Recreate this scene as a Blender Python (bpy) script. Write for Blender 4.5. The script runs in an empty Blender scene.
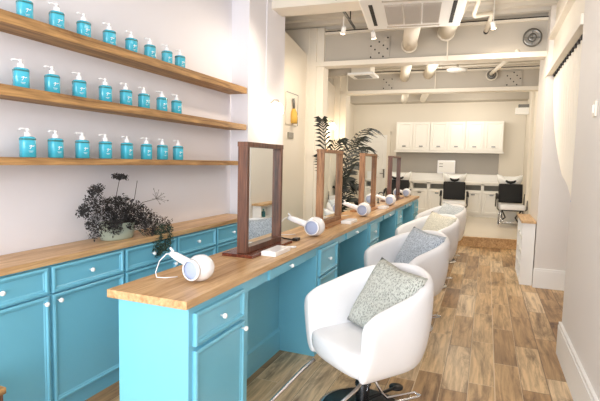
import bpy, bmesh, math, random
from mathutils import Vector, Matrix
random.seed(7)
D = bpy.data
COL = bpy.context.scene.collection
PI = math.pi
def V(*a): return Vector(a)

# ------------------------------------------------------------------ materials
class NT:
    def __init__(s, name):
        s.m = D.materials.new(name); s.m.use_nodes = True
        s.t = s.m.node_tree; s.b = s.t.nodes['Principled BSDF']
    def n(s, typ, **kw):
        x = s.t.nodes.new(typ)
        for k, v in kw.items():
            if k.startswith('i_'):
                key = k[2:]; key = int(key) if key.isdigit() else key.replace('_', ' ')
                x.inputs[key].default_value = v
            else: setattr(x, k, v)
        return x
    def l(s, a, b): s.t.links.new(a, b)
    def math(s, op, a, b=None, c=None):
        x = s.n('ShaderNodeMath', operation=op)
        for i, q in enumerate((a, b, c)):
            if q is None: continue
            if isinstance(q, (int, float)): x.inputs[i].default_value = q
            else: s.l(q, x.inputs[i])
        return x.outputs[0]
def lin(c):
    return tuple((x/255/12.92 if x/255 <= .04045 else ((x/255+.055)/1.055)**2.4) for x in c) + (1,)
def mat(name, rgb, rough=.5, metal=0., var=.05, scale=6., bump=0., bscale=60., coat=0., spec=.5):
    k = NT(name); c = lin(rgb)
    tc = k.n('ShaderNodeTexCoord')
    no = k.n('ShaderNodeTexNoise', i_Scale=scale, i_Detail=4.); k.l(tc.outputs['Object'], no.inputs['Vector'])
    mx = k.n('ShaderNodeMix', data_type='RGBA'); mx.inputs[6].default_value = tuple(x*(1-var) for x in c[:3])+(1,)
    mx.inputs[7].default_value = tuple(min(1, x*(1+var)) for x in c[:3])+(1,)
    k.l(no.outputs['Fac'], mx.inputs[0]); k.l(mx.outputs[2], k.b.inputs['Base Color'])
    k.b.inputs['Roughness'].default_value = rough; k.b.inputs['Metallic'].default_value = metal
    k.b.inputs['Coat Weight'].default_value = coat; k.b.inputs['Specular IOR Level'].default_value = spec
    if bump:
        n2 = k.n('ShaderNodeTexNoise', i_Scale=bscale, i_Detail=3.); k.l(tc.outputs['Object'], n2.inputs['Vector'])
        bp = k.n('ShaderNodeBump', i_Strength=bump, i_Distance=.004); k.l(n2.outputs['Fac'], bp.inputs['Height']); k.l(bp.outputs[0], k.b.inputs['Normal'])
    return k.m
def wood(name, dark, light, axis='Y', scale=1., rough=.45, strength=1., block=None):
    k = NT(name); tc = k.n('ShaderNodeTexCoord')
    mp = k.n('ShaderNodeMapping'); s = [14., 14., 14.]; s['XYZ'.index(axis)] = .9
    mp.inputs['Scale'].default_value = [q*scale for q in s]; k.l(tc.outputs['Object'], mp.inputs['Vector'])
    n1 = k.n('ShaderNodeTexNoise', i_Scale=1.6, i_Detail=7., i_Roughness=.62, i_Distortion=1.1); k.l(mp.outputs[0], n1.inputs['Vector'])
    n2 = k.n('ShaderNodeTexNoise', i_Scale=7., i_Detail=3.); k.l(mp.outputs[0], n2.inputs['Vector'])
    s_ = k.math('ADD', k.math('MULTIPLY', n1.outputs['Fac'], .75), k.math('MULTIPLY', n2.outputs['Fac'], .25))
    r = k.n('ShaderNodeValToRGB'); r.color_ramp.elements[0].position = .36; r.color_ramp.elements[1].position = .64
    r.color_ramp.elements[0].color = lin(dark); r.color_ramp.elements[1].color = lin(light)
    k.l(s_, r.inputs[0]); k.l(r.outputs[0], k.b.inputs['Base Color'])
    k.b.inputs['Roughness'].default_value = rough
    bp = k.n('ShaderNodeBump', i_Strength=.25*strength, i_Distance=.002); k.l(s_, bp.inputs['Height']); k.l(bp.outputs[0], k.b.inputs['Normal'])
    return k.m
def emis(name, rgb, st):
    k = NT(name); k.b.inputs['Base Color'].default_value = lin(rgb)
    k.b.inputs['Emission Color'].default_value = lin(rgb); k.b.inputs['Emission Strength'].default_value = st
    return k.m
def plank_mat():
    k = NT('oak_planks'); tc = k.n('ShaderNodeTexCoord'); sp = k.n('ShaderNodeSeparateXYZ'); k.l(tc.outputs['Object'], sp.inputs[0])
    X, Y = sp.outputs[0], sp.outputs[1]
    xs = k.math('DIVIDE', k.math('ADD', X, 5.143), .17)
    row = k.math('FLOOR', xs); fx = k.math('FRACT', xs)
    wn = k.n('ShaderNodeTexWhiteNoise', noise_dimensions='1D'); k.l(row, wn.inputs['W'])
    ys = k.math('DIVIDE', k.math('ADD', Y, k.math('MULTIPLY', wn.outputs['Value'], 3.7)), .82)
    cell = k.math('FLOOR', ys); fy = k.math('FRACT', ys)
    cb = k.n('ShaderNodeCombineXYZ'); k.l(row, cb.inputs[0]); k.l(cell, cb.inputs[1])
    w2 = k.n('ShaderNodeTexWhiteNoise', noise_dimensions='3D'); k.l(cb.outputs[0], w2.inputs['Vector'])
    # grain with a different offset per plank
    vo = k.n('ShaderNodeVectorMath', operation='SCALE'); k.l(w2.outputs['Color'], vo.inputs[0]); vo.inputs['Scale'].default_value = 30.
    va = k.n('ShaderNodeVectorMath', operation='ADD'); k.l(tc.outputs['Object'], va.inputs[0]); k.l(vo.outputs[0], va.inputs[1])
    mp = k.n('ShaderNodeMapping'); mp.inputs['Scale'].default_value = (18, 1.3, 18); k.l(va.outputs[0], mp.inputs['Vector'])
    g = k.n('ShaderNodeTexNoise', i_Scale=1.5, i_Detail=8., i_Roughness=.62, i_Distortion=.5); k.l(mp.outputs[0], g.inputs['Vector'])
    mp2 = k.n('ShaderNodeMapping'); mp2.inputs['Scale'].default_value = (6, 1.3, 6); k.l(va.outputs[0], mp2.inputs['Vector'])
    g2 = k.n('ShaderNodeTexNoise', i_Scale=1.1, i_Detail=5., i_Roughness=.7, i_Distortion=.6); k.l(mp2.outputs[0], g2.inputs['Vector'])
    base = k.n('ShaderNodeValToRGB'); e = base.color_ramp.elements
    e[0].position = 0; e[0].color = lin((172, 134, 92)); e[1].position = 1; e[1].color = lin((240, 214, 176))
    a = e.new(.38); a.color = lin((206, 168, 120)); a = e.new(.7); a.color = lin((228, 194, 146))
    k.l(w2.outputs['Value'], base.inputs[0])
    gr = k.n('ShaderNodeValToRGB'); e = gr.color_ramp.elements
    e[0].position = .33; e[0].color = lin((104, 74, 48)); e[1].position = .6; e[1].color = (1, 1, 1, 1)
    k.l(g.outputs['Fac'], gr.inputs[0])
    m1 = k.n('ShaderNodeMix', data_type='RGBA', blend_type='MULTIPLY'); m1.inputs[0].default_value = .6
    k.l(base.outputs[0], m1.inputs[6]); k.l(gr.outputs[0], m1.inputs[7])
    st = k.n('ShaderNodeValToRGB'); e = st.color_ramp.elements      # worn stains, knots
    e[0].position = .32; e[0].color = lin((96, 62, 36)); e[1].position = .5; e[1].color = (1, 1, 1, 1)
    k.l(g2.outputs['Fac'], st.inputs[0])
    m2 = k.n('ShaderNodeMix', data_type='RGBA', blend_type='MULTIPLY'); m2.inputs[0].default_value = .72
    k.l(m1.outputs[2], m2.inputs[6]); k.l(st.outputs[0], m2.inputs[7])
    gx = k.math('MINIMUM', fx, k.math('SUBTRACT', 1., fx)); gy = k.math('MINIMUM', fy, k.math('SUBTRACT', 1., fy))
    mk = k.math('MAXIMUM', k.math('LESS_THAN', gx, .022), k.math('LESS_THAN', gy, .0035))
    m3 = k.n('ShaderNodeMix', data_type='RGBA'); k.l(k.math('MULTIPLY', mk, .7), m3.inputs[0]); k.l(m2.outputs[2], m3.inputs[6])
    jc = k.n('ShaderNodeMix', data_type='RGBA'); jc.inputs[6].default_value = lin((96, 66, 44)); jc.inputs[7].default_value = lin((228, 205, 170))
    w3 = k.n('ShaderNodeTexWhiteNoise', noise_dimensions='1D'); k.l(k.math('ADD', row, 71.3), w3.inputs['W']); k.l(k.math('GREATER_THAN', w3.outputs['Value'], .45), jc.inputs[0])
    k.l(jc.outputs[2], m3.inputs[7]); k.l(m3.outputs[2], k.b.inputs['Base Color'])
    k.b.inputs['Roughness'].default_value = .42
    bp = k.n('ShaderNodeBump', i_Strength=.3, i_Distance=.003); k.l(k.math('SUBTRACT', g.outputs['Fac'], k.math('MULTIPLY', mk, .8)), bp.inputs['Height']); k.l(bp.outputs[0], k.b.inputs['Normal'])
    return k.m
def knit_mat(name, a, b):
    k = NT(name); tc = k.n('ShaderNodeTexCoord')
    n = k.n('ShaderNodeTexVoronoi', i_Scale=75.); k.l(tc.outputs['Object'], n.inputs['Vector'])
    w = k.n('ShaderNodeTexWave', i_Scale=34., i_Distortion=5., i_Detail=2.); w.inputs['Detail Scale'].default_value = 2.; k.l(tc.outputs['Object'], w.inputs['Vector'])
    s = k.math('ADD', k.math('MULTIPLY', n.outputs['Distance'], .8), k.math('MULTIPLY', w.outputs['Fac'], .4))
    r = k.n('ShaderNodeValToRGB'); r.color_ramp.elements[0].position = .25; r.color_ramp.elements[1].position = .7
    r.color_ramp.elements[0].color = lin(a); r.color_ramp.elements[1].color = lin(b); k.l(s, r.inputs[0])
    k.l(r.outputs[0], k.b.inputs['Base Color']); k.b.inputs['Roughness'].default_value = .9
    bp = k.n('ShaderNodeBump', i_Strength=.6, i_Distance=.006); k.l(s, bp.inputs['Height']); k.l(bp.outputs[0], k.b.inputs['Normal'])
    return k.m

M = {}
M['wall'] = mat('white_wall_paint', (232, 230, 236), .7, var=.02, scale=2., bump=.08, bscale=90)
M['warmwall'] = mat('warm_white_wall_paint', (228, 222, 216), .7, var=.02, scale=2.)
M['cream'] = mat('cream_wall_paint', (236, 228, 214), .7, var=.02, scale=2.)
M['ceil'] = mat('cream_ceiling_paint', (218, 212, 202), .75, var=.03, scale=2.)
M['web'] = mat('grey_beige_beam_paint', (192, 184, 172), .7, var=.04, scale=3.)
M['trim'] = mat('white_satin_paint', (244, 242, 238), .4, var=.01)
M['splash'] = mat('grey_splashback', (172, 166, 158), .5, var=.02)
M['teal'] = mat('teal_cabinet_paint', (120, 194, 220), .33, var=.035, scale=2.5, coat=.15)
M['whitecab'] = mat('white_cabinet_paint', (248, 244, 236), .4, var=.01)
M['porcelain'] = mat('white_porcelain', (250, 250, 248), .15, var=0, coat=.6)
M['knob'] = mat('white_ceramic_knob', (250, 250, 250), .12, var=0, coat=.6)
M['chrome'] = mat('polished_chrome', (222, 222, 226), .2, 1., var=0)
M['steel'] = mat('brushed_steel', (130, 128, 124), .35, 1., var=.05)
M['blackm'] = mat('black_metal', (24, 24, 26), .35, var=.1)
M['blackf'] = mat('black_leatherette', (9, 9, 10), .7, var=.1, bump=.2)
M['leather'] = mat('white_leatherette', (240, 240, 243), .42, var=.008, bump=.05, bscale=200, coat=.08)
M['plastic'] = mat('white_plastic', (248, 247, 250), .25, var=0, coat=.4)
M['grille'] = mat('blue_grey_grille', (170, 182, 212), .5, var=.1, scale=300)
M['liquid'] = mat('turquoise_bottle', (70, 190, 218), .18, var=.05, coat=.5)
M['label'] = mat('white_print', (245, 250, 250), .5, var=0)
M['shoulder'] = mat('dark_teal_band', (50, 120, 125), .3, var=.2, scale=40)
M['worktop'] = wood('oak_worktop', (166, 120, 74), (222, 186, 138), 'Y', 1., .38)
M['shelfwood'] = wood('oak_shelf', (118, 82, 46), (202, 158, 102), 'Y', 1., .6)
M['walnut'] = wood('dark_walnut', (58, 32, 22), (124, 80, 58), 'Z', 1.6, .35)
M['walnuty'] = wood('dark_walnut_base', (62, 24, 14), (126, 62, 40), 'Y', 1.6, .25)
M['walnut_lit'] = wood('lit_walnut_frame', (112, 72, 42), (190, 140, 96), 'Z', 1.6, .45)  # walnut frames where light falls: lighter brown put into the colour
M['base_lit'] = wood('lit_walnut_base', (150, 92, 52), (206, 150, 96), 'Y', 1.6, .4)  # lit tone painted into the base boards of those mirrors
M['mirror'] = mat('mirror_glass', (236, 240, 240), .015, 1., var=0)
M['floor'] = plank_mat()
M['tilefloor'] = mat('pale_cream_floor', (236, 224, 206), .22, var=.04, scale=1.5)
M['sage'] = mat('sage_green_glaze', (172, 184, 170), .35, var=.05, coat=.3)
M['stem'] = mat('dark_stem', (52, 46, 38), .7, var=.2)
M['umbel'] = mat('dried_dark_flower', (44, 42, 42), .8, var=.45, scale=60)
M['umbelg'] = mat('dried_green_flower', (50, 70, 56), .8, var=.35, scale=60)
M['palm'] = mat('dark_palm_leaf', (18, 26, 18), .4, var=.4, scale=10)
M['curtain'] = mat('white_curtain', (244, 236, 222), .9, var=.01, bump=.1)
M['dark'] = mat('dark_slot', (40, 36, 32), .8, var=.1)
M['greyslot'] = mat('grey_niche', (150, 146, 136), .6, var=.05)
M['acgrille'] = mat('beige_air_grille', (190, 180, 168), .6, var=.05, scale=80)
M['glow'] = emis('warm_glass_glow', (255, 226, 180), 9.)
M['spotglow'] = emis('spot_lens_glow', (255, 228, 190), 14.)
M['amber'] = mat('amber_glass', (222, 178, 84), .25, var=.1)
M['tray'] = mat('white_tray', (250, 248, 246), .3, var=0)
M['pillow1'] = knit_mat('grey_green_knit', (124, 128, 120), (202, 204, 196))
M['pillow2'] = knit_mat('blue_grey_knit', (124, 136, 152), (200, 208, 218))
M['pillow3'] = knit_mat('cream_knit', (190, 188, 172), (232, 228, 214))
M['pillow4'] = knit_mat('pale_blue_knit', (170, 182, 190), (224, 228, 230))

# ------------------------------------------------------------------ mesh helper
class MB:
    def __init__(s): s.b = bmesh.new()
    def box(s, x0, x1, y0, y1, z0, z1, bev=0.):
        r = bmesh.ops.create_cube(s.b, size=1)['verts']
        for v in r: v.co = V((x0+x1)/2+v.co.x*(x1-x0), (y0+y1)/2+v.co.y*(y1-y0), (z0+z1)/2+v.co.z*(z1-z0))
        if bev:
            es = list({e for v in r for e in v.link_edges})
            bmesh.ops.bevel(s.b, geom=es, offset=bev, segments=2, affect='EDGES', profile=.7)
        return s
    def prism(s, pts, axis, a, b):       # polygon in the two other axes, extruded a..b
        def mk(p, q):
            return {'X': V(q, p[0], p[1]), 'Y': V(p[0], q, p[1]), 'Z': V(p[0], p[1], q)}[axis]
        A = [s.b.verts.new(mk(p, a)) for p in pts]; B = [s.b.verts.new(mk(p, b)) for p in pts]
        s.b.faces.new(A); s.b.faces.new(B[::-1]); n = len(pts)
        for i in range(n): s.b.faces.new((A[i], B[i], B[(i+1) % n], A[(i+1) % n]))
        return s
    def rings(s, rs, close=True, cap0=True, cap1=True):
        R = [[s.b.verts.new(p) for p in r] for r in rs]
        n = len(R[0])
        for a, b in zip(R, R[1:]):
            for i in range(n if close else n-1):
                j = (i+1) % n
                s.b.faces.new((a[i], a[j], b[j], b[i]))
        if cap0: s.b.faces.new(R[0][::-1])
        if cap1: s.b.faces.new(R[-1])
        return s
    def tube(s, pts, r, n=8, cap=True):
        pts = [Vector(p) for p in pts]; rs = []
        rr = r if isinstance(r, (list, tuple)) else [r]*len(pts)
        up = None
        for i, p in enumerate(pts):
            d = (pts[min(i+1, len(pts)-1)]-pts[max(i-1, 0)]).normalized()
            if up is None: up = d.orthogonal().normalized()
            up = (up-d*up.dot(d)); up = up.normalized() if up.length > 1e-6 else d.orthogonal().normalized()
            w = d.cross(up)
            rs.append([p+(up*math.cos(2*PI*k/n)+w*math.sin(2*PI*k/n))*rr[i] for k in range(n)])
        return s.rings(rs, cap0=cap, cap1=cap)
    def lathe(s, prof, c=(0, 0, 0), ax='Z', n=24, cap=True):
        c = Vector(c); rs = []
        for r, h in prof:
            ring = []
            for k in range(n):
                a = 2*PI*k/n; q = (r*math.cos(a), r*math.sin(a))
                ring.append(c+{'Z': V(q[0], q[1], h), 'Y': V(q[0], h, q[1]), 'X': V(h, q[0], q[1])}[ax])
            rs.append(ring)
        return s.rings(rs, cap0=cap, cap1=cap)
    def panel(s, o, u, v, n, w, h, prof):  # moulded rectangular front: rings of (inset, height)
        o, u, v, n = Vector(o), Vector(u), Vector(v), Vector(n)
        return s.rings([[o+u*i+v*i+n*q, o+u*(w-i)+v*i+n*q, o+u*(w-i)+v*(h-i)+n*q, o+u*i+v*(h-i)+n*q] for i, q in prof])
    def ball(s, c, r, n=12, sc=(1, 1, 1)):
        q = bmesh.ops.create_uvsphere(s.b, u_segments=n, v_segments=max(6, n//2+2), radius=r)['verts']
        for v in q: v.co = Vector(c)+V(v.co.x*sc[0], v.co.y*sc[1], v.co.z*sc[2])
        return s
    def xf(s, m):
        bmesh.ops.transform(s.b, matrix=m, verts=s.b.verts[:]); return s
    def build(s, name, m, parent=None, smooth=False, sub=0, off=None):
        bmesh.ops.recalc_face_normals(s.b, faces=s.b.faces[:])
        o_ = wloc(parent) if off is None else Vector(off)
        if parent is None and off is None:
            cs = [v.co for v in s.b.verts]
            o_ = V((min(c.x for c in cs)+max(c.x for c in cs))/2, (min(c.y for c in cs)+max(c.y for c in cs))/2, min(c.z for c in cs))
        for v in s.b.verts: v.co -= o_
        me = D.meshes.new(name); s.b.to_mesh(me); s.b.free()
        if smooth:
            for p in me.polygons: p.use_smooth = True
        me.materials.append(m); o = D.objects.new(name, me); COL.objects.link(o)
        if parent is not None: o.parent = parent
        else: o.location = o_
        if smooth == 'auto' or smooth is True:
            pass
        if sub:
            q = o.modifiers.new('sub', 'SUBSURF'); q.levels = sub; q.render_levels = sub
        return o
def wloc(p):
    r = V(0, 0, 0)
    while p is not None: r += p.location; p = p.parent
    return r
def tag(o, label, cat, group=None):
    o['label'] = label; o['category'] = cat
    if group: o['group'] = group
    return o
def thing(name, loc, label, cat, group=None):
    o = D.objects.new(name, None); COL.objects.link(o); o.location = loc; o.empty_display_size = .05
    return tag(o, label, cat, group)
def struct(name, mb, m, parent=None, off=None):
    o = mb.build(name, m, parent, off=off)
    if parent is None: o['kind'] = 'structure'
    return o
def copy_tree(o, parent=None):
    c = o.copy(); COL.objects.link(c)
    if parent is not None: c.parent = parent
    for ch in list(o.children): copy_tree(ch, c)
    return c

# ------------------------------------------------------------------ setting
H_C = 3.4
struct('floor', MB().box(-3.0, 2.3, -2.6, 9.2, -.1, 0), M['floor'], off=(0, 0, 0))
struct('wall_left', MB().box(-2.7, -2.5, -2.6, 4.27, 0, H_C), M['wall'])
struct('wall_left_pier', MB().box(-2.7, -2.3, 4.27, 4.66, 0, H_C).box(-2.7, -2.29, 4.66, 4.92, 0, H_C).box(-2.7, -2.3, 4.92, 5.16, 0, H_C), M['wall'])
struct('wall_left_bay', MB().prism([(5.16, 0), (6.4, 0), (6.4, 3.03), (5.5, 3.17), (5.16, 3.2)], 'X', -2.9, -2.5), M['cream'])
struct('wall_left_upper', MB().box(-3.1, -2.9, 5.16, 9.0, 2.6, H_C), M['web'])
struct('wall_left_column', MB().box(-2.9, -2.47, 6.4, 6.62, 0, H_C).box(-2.9, -2.255, 6.44, 6.66, 0, H_C).box(-2.9, -2.36, 6.41, 6.5, 0, H_C), M['cream'])
struct('wall_left_rear_bay', MB().prism([(6.66, 0), (9.0, 0), (9.0, 2.94), (7.9, 3.1), (6.66, 3.15)], 'X', -3.2, -2.86), M['cream'])
struct('wall_left_rear_column', MB().box(-3.04, -2.76, 8.9, 9.12, 0, H_C).box(-3.04, -2.64, 8.94, 9.2, 0, H_C), M['cream'])
struct('wall_left_far', MB().box(-3.8, -3.6, 9.0, 13.2, 0, H_C).box(-3.8, -3.0, 9.0, 9.2, 0, H_C), M['cream'])
struct('wall_back', MB().box(-3.8, 1.1, 13.05, 13.25, 0, H_C), M['cream'])
struct('wall_right', MB().box(.62, .78, -2.6, 4.15, 0, H_C), M['warmwall'])
struct('wall_right_header', MB().box(.66, .9, 4.15, 6.37, 2.62, H_C).box(.60, .66, 4.15, 6.5, 2.58, 2.66).box(.6, .7, 4.15, 6.37, 3.0, 3.04), M['cream'])
struct('wall_right_pier', MB().box(.61, 1.25, 6.37, 7.4, 0, H_C), M['warmwall'])
struct('wall_right_far', MB().box(.85, 1.05, 7.4, 13.2, 0, H_C), M['cream'])
struct('trim_1', MB().box(.80, .85, 8.2, 8.36, 0, H_C).box(.79, .85, 10.9, 11.05, .18, H_C), M['cream'])
struct('wall_alcove', MB().box(2.2, 2.3, 4.0, 6.5, 0, H_C).box(.78, 2.3, 3.95, 4.05, 0, H_C).box(1.25, 2.3, 6.37, 6.47, 0, H_C), M['wall'])
struct('baseboard_right', MB().box(.596, .62, -2.6, 4.165, 0, .235).box(.6, .62, -2.6, 4.162, .235, .262), M['trim'])
struct('baseboard_pier', MB().box(.60, 1.3, 6.345, 6.37, 0, .215).box(.603, 1.3, 6.352, 6.37, .215, .24), M['trim'])
struct('wall_rear', MB().box(-2.7, .78, -2.75, -2.6, 0, .35).box(-2.7, .78, -2.75, -2.6, 2.9, H_C), M['wall'])
wf = MB()
for x in (-2.7, -1.6, -.5, .6): wf.box(x, x+.07, -2.72, -2.64, .35, 2.9)
wf.box(-2.7, .7, -2.72, -2.64, .35, .42).box(-2.7, .7, -2.72, -2.64, 2.83, 2.9)
wn = struct('window_1', wf, M['trim'])
# ceiling: ribbed metal deck
cb = MB(); cb.box(-3.8, 2.4, -2.7, 13.2, H_C+.08, H_C+.14)
y = -2.6
while y < 13:
    cb.prism([(y, H_C+.08), (y+.03, H_C), (y+.13, H_C), (y+.16, H_C+.08)], 'X', -3.8, 2.4); y += .26
struct('ceiling', cb, M['ceil'])
# raised platform at the back
struct('floor_platform', MB().prism([(-3.7, 8.86), (-2.3, 8.86), (.85, 9.13), (.85, 13.2), (-3.7, 13.2)], 'Z', 0.0, .18), M['tilefloor'])
struct('trim_2', MB().prism([(-2.6, 8.835), (.84, 9.125), (.84, 9.104), (-2.6, 8.81)], 'Z', 0.002, .168), M['worktop'])
struct('trim_3', MB().prism([(-2.6, 8.86), (.84, 9.15), (.84, 9.085), (-2.6, 8.79)], 'Z', .16, .184), M['worktop'])

def beam(name, y0, z0, z1, label, x0=-2.6, x1=.84, web=None):
    t = thing(name, ((x0+x1)/2, y0, z0), label, 'beam', None)
    dy = (x1-x0)*math.tan(math.radians(3))
    def pr(a, b): return [(x0, y0+a), (x1, y0+a+dy), (x1, y0+b+dy), (x0, y0+b)]
    MB().prism(pr(-.10, .10), 'Z', z0, z0+.065).build('bottom_flange', M['cream'], t)
    MB().prism(pr(-.012, .012), 'Z', z0+.06, z1).build('web', M['web'], t)
    MB().prism(pr(-.05, .05), 'Z', z1-.03, z1).build('top_flange', M['cream'], t)
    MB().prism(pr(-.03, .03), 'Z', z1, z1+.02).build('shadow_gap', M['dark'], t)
    return t, (lambda x: y0+(x-x0)/(x1-x0)*dy-.02)
b1, Y1 = beam('ceiling_beam', 6.5, 2.855, 3.34, 'deep cream steel beam crossing the ceiling just behind the air conditioner', -2.5, .62)
b2, Y2 = beam('ceiling_beam', 8.9, 2.80, 3.2, 'shallower cream steel beam crossing between the second column and platform')
# pier bulkhead at the top left
struct('trim_4', MB().prism([(-2.5, 4.75), (1.0, 4.95), (1.0, 5.25), (-2.5, 5.05)], 'Z', 3.16, H_C), M['cream'])
struct('trim_5', MB().box(-3.6, .85, 12.6, 13.05, 3.12, H_C), M['web'])
# dotted perforated plates on the beams
def plate(xa, xb, yf, z0, z1, nx, nz, label):
    t = thing('perforated_plate', ((xa+xb)/2, yf((xa+xb)/2), z0), label, 'plate')
    yy = yf((xa+xb)/2)
    MB().box(xa, xb, yy-.012, yy-.001, z0, z1).build('plate', M['web'], t)
    for i in range(nx):
        for j in range(nz):
            MB().lathe([(.012, -.004), (.012, .002)], (xa+(i+.5)*(xb-xa)/nx, yy-.013, z0+(j+.5)*(z1-z0)/nz), 'Y', 8).build('hole', M['acgrille'] if (i+j) % 3 else M['dark'], t)
plate(-1.62, -1.33, Y1, 2.94, 3.24, 5, 6, 'square plate of small bolt holes on the nearer beam')
plate(-1.93, -1.72, Y2, 2.88, 3.1, 4, 4, 'small dotted plate on the farther beam, left side')
plate(.22, .48, Y2, 2.88, 3.14, 5, 5, 'dotted plate at the right end of the farther beam')

# ------------------------------------------------------------------ ducts, air con, lights
dd = V(-math.sin(math.radians(11)), math.cos(math.radians(11)), 0)
def pipe(p, a, b, r, label, m='cream', name='air_duct', collar=True, drop=0):
    p = Vector(p); t = thing(name, p, label, 'duct')
    MB().tube([p+dd*a, p+dd*b], r, 20).build('pipe', M[m], t, True)
    if collar:
        MB().tube([p+dd*(-.06), p+dd*(-.02)], r*1.12, 20).build('collar', M['cream'], t, True)
    return t
pipe((-1.05, 6.44, 3.07), -1.25, -.03, .095, 'round duct running from the air conditioner into the nearer beam')
pipe((-1.10, 6.75, 3.07), 0, 2.05, .085, 'round duct between the two beams left of centre', collar=False)
pipe((-.59, 6.46, 3.2), -1.25, -.04, .1, 'round duct meeting the nearer beam right of the air conditioner')
pipe((-.68, 6.8, 3.12), 0, 2.1, .09, 'round duct between the two beams right of centre', collar=False)
pipe((-1.45, 9.05, 3.1), 0, 3.2, .08, 'round duct above the platform beyond the farther beam', collar=False)
pipe((-.98, 9.05, 3.12), 0, 3.2, .08, 'right duct of the two above the platform', collar=False)
t = thing('drain_pipe', (-.2, 6.1, 3.25), 'thin bent white pipe under the ceiling right of the air conditioner', 'pipe')
MB().tube([(-.1, 4.9, 3.27), (-.23, 5.75, 3.2), (-.22, 5.8, 3.19), (-.05, 5.95, 3.25), (-.04, 6.0, 3.25), (-.10, 6.4, 3.17)], .026, 10).build('pipe', M['cream'], t, True)
MB().tube([(-.10, 6.39, 3.17), (-.105, 6.43, 3.165)], .03, 12).build('pipe_end', M['blackm'], t, True)
t = thing('conduit', (.1, 7.8, 2.95), 'slim diagonal white conduit ending in a round fan at the farther beam', 'pipe')
MB().tube([(.28, 6.62, 2.95), (-.02, 8.72, 3.06)], .03, 10).build('pipe', M['cream'], t, True)
t = thing('round_vent', (-.01, Y2(-.01)-.05, 3.08), 'small round grilled fan on the farther beam right of centre', 'vent')
for r in (.03, .06, .09): MB().lathe([(r-.007, -.02), (r+.007, -.02), (r+.007, .03), (r-.007, .03)], (-.01, Y2(-.01)-.05, 3.08), 'Y', 24, False).build('ring', M['steel'] if r < .08 else M['cream'], t, True)
t = thing('round_vent', (.44, Y1(.44)-.04, 3.1), 'round spoked vent at the right end of the nearer beam', 'vent')
for r in (.04, .1): MB().lathe([(r-.009, -.02), (r+.009, -.02), (r+.009, .03), (r-.009, .03)], (.44, Y1(.44)-.04, 3.1), 'Y', 28, False).build('ring', M['steel'], t, True)
MB().box(.34, .54, Y1(.44)-.045, Y1(.44)-.035, 3.093, 3.107).box(.433, .447, Y1(.44)-.045, Y1(.44)-.035, 3.0, 3.2).build('spokes', M['steel'], t)
t = thing('ceiling_disc', (-.55, 8.3, 3.1), 'flat white round disc light under the ceiling between the beams', 'light fitting')
MB().lathe([(.0, 0), (.15, 0), (.17, .03), (.1, .05), (.0, .05)], (-.55, 8.3, 3.05), 'Z', 24, False).build('disc', M['trim'], t, True)
MB().tube([(-.55, 8.3, 3.09), (-.48, 8.0, 3.4)], .015, 8).build('rod', M['cream'], t)
for k, (x, yy) in enumerate(((-.56, Y1(-.56)-.13), (-.95, Y2(-.95)-.13))):
    tag(MB().tube([(x, yy, 2.86), (x, yy, 3.4)], .008, 8).build('hanger_rod', M['cream']), ['thin steel hanger rod in front of the nearer beam', 'thin steel hanger rod in front of the farther beam'][k], 'rod')
# flexible duct with square diffuser, behind the nearer beam
t = thing('ceiling_diffuser', (-1.9, 7.2, 2.82), 'square white air diffuser hanging behind the nearer beam at left', 'air vent')
MB().box(-2.02, -1.72, 7.06, 7.36, 2.86, 3.05, .01).build('housing', M['cream'], t)
MB().box(-2.06, -1.66, 7.0, 7.4, 2.825, 2.86, .006).build('flange', M['trim'], t)
MB().box(-1.98, -1.74, 7.08, 7.32, 2.818, 2.83).build('grille', M['steel'], t)
fl = MB(); pts = [V(-2.02-.03*i, 7.2, 2.97-.004*i) for i in range(25)]
fl.tube(pts, [.085+(.008 if i % 2 else 0) for i in range(25)], 16).build('flexible_duct', M['web'], t, True)
# cassette air conditioner
ax0, ax1, ay0, ay1, az = -1.186, -.266, 4.107, 5.027, 2.9
t = thing('air_conditioner', ((ax0+ax1)/2, (ay0+ay1)/2, az), 'square white ceiling air conditioner with a three-part grey grille', 'air conditioner')
MB().box(ax0+.05, ax1-.05, ay0+.05, ay1-.05, az+.04, az+.34, .01).build('housing', M['cream'], t)
MB().box(ax0, ax1, ay0, ay1, az, az+.05, .012).build('panel', M['trim'], t)
gx0, gx1 = -.98, -.47
for i in range(3):
    w = (gx1-gx0)/3; g = MB().box(gx0+i*w+.008, gx0+(i+1)*w-.008, ay0+.16, ay1-.16, az-.006, az+.002)
    for j in range(18):
        yy = ay0+.18+j*(ay1-ay0-.36)/18; g.box(gx0+i*w+.012, gx0+(i+1)*w-.012, yy, yy+.008, az-.011, az-.005)
    g.build('intake_grille', M['acgrille'], t)
for x in (ax0+.075, ax1-.115):
    q = MB().box(x, x+.035, ay0+.14, ay1-.14, az-.004, az+.003).build('outlet_slot', M['dark'], t)
for yy in (ay0+.05, ay1-.09):
    MB().box(ax0+.2, ax1-.2, yy, yy+.035, az-.004, az+.003).build('outlet_slot', M['acgrille'], t)
t.rotation_euler = (0, 0, math.radians(8))
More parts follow.
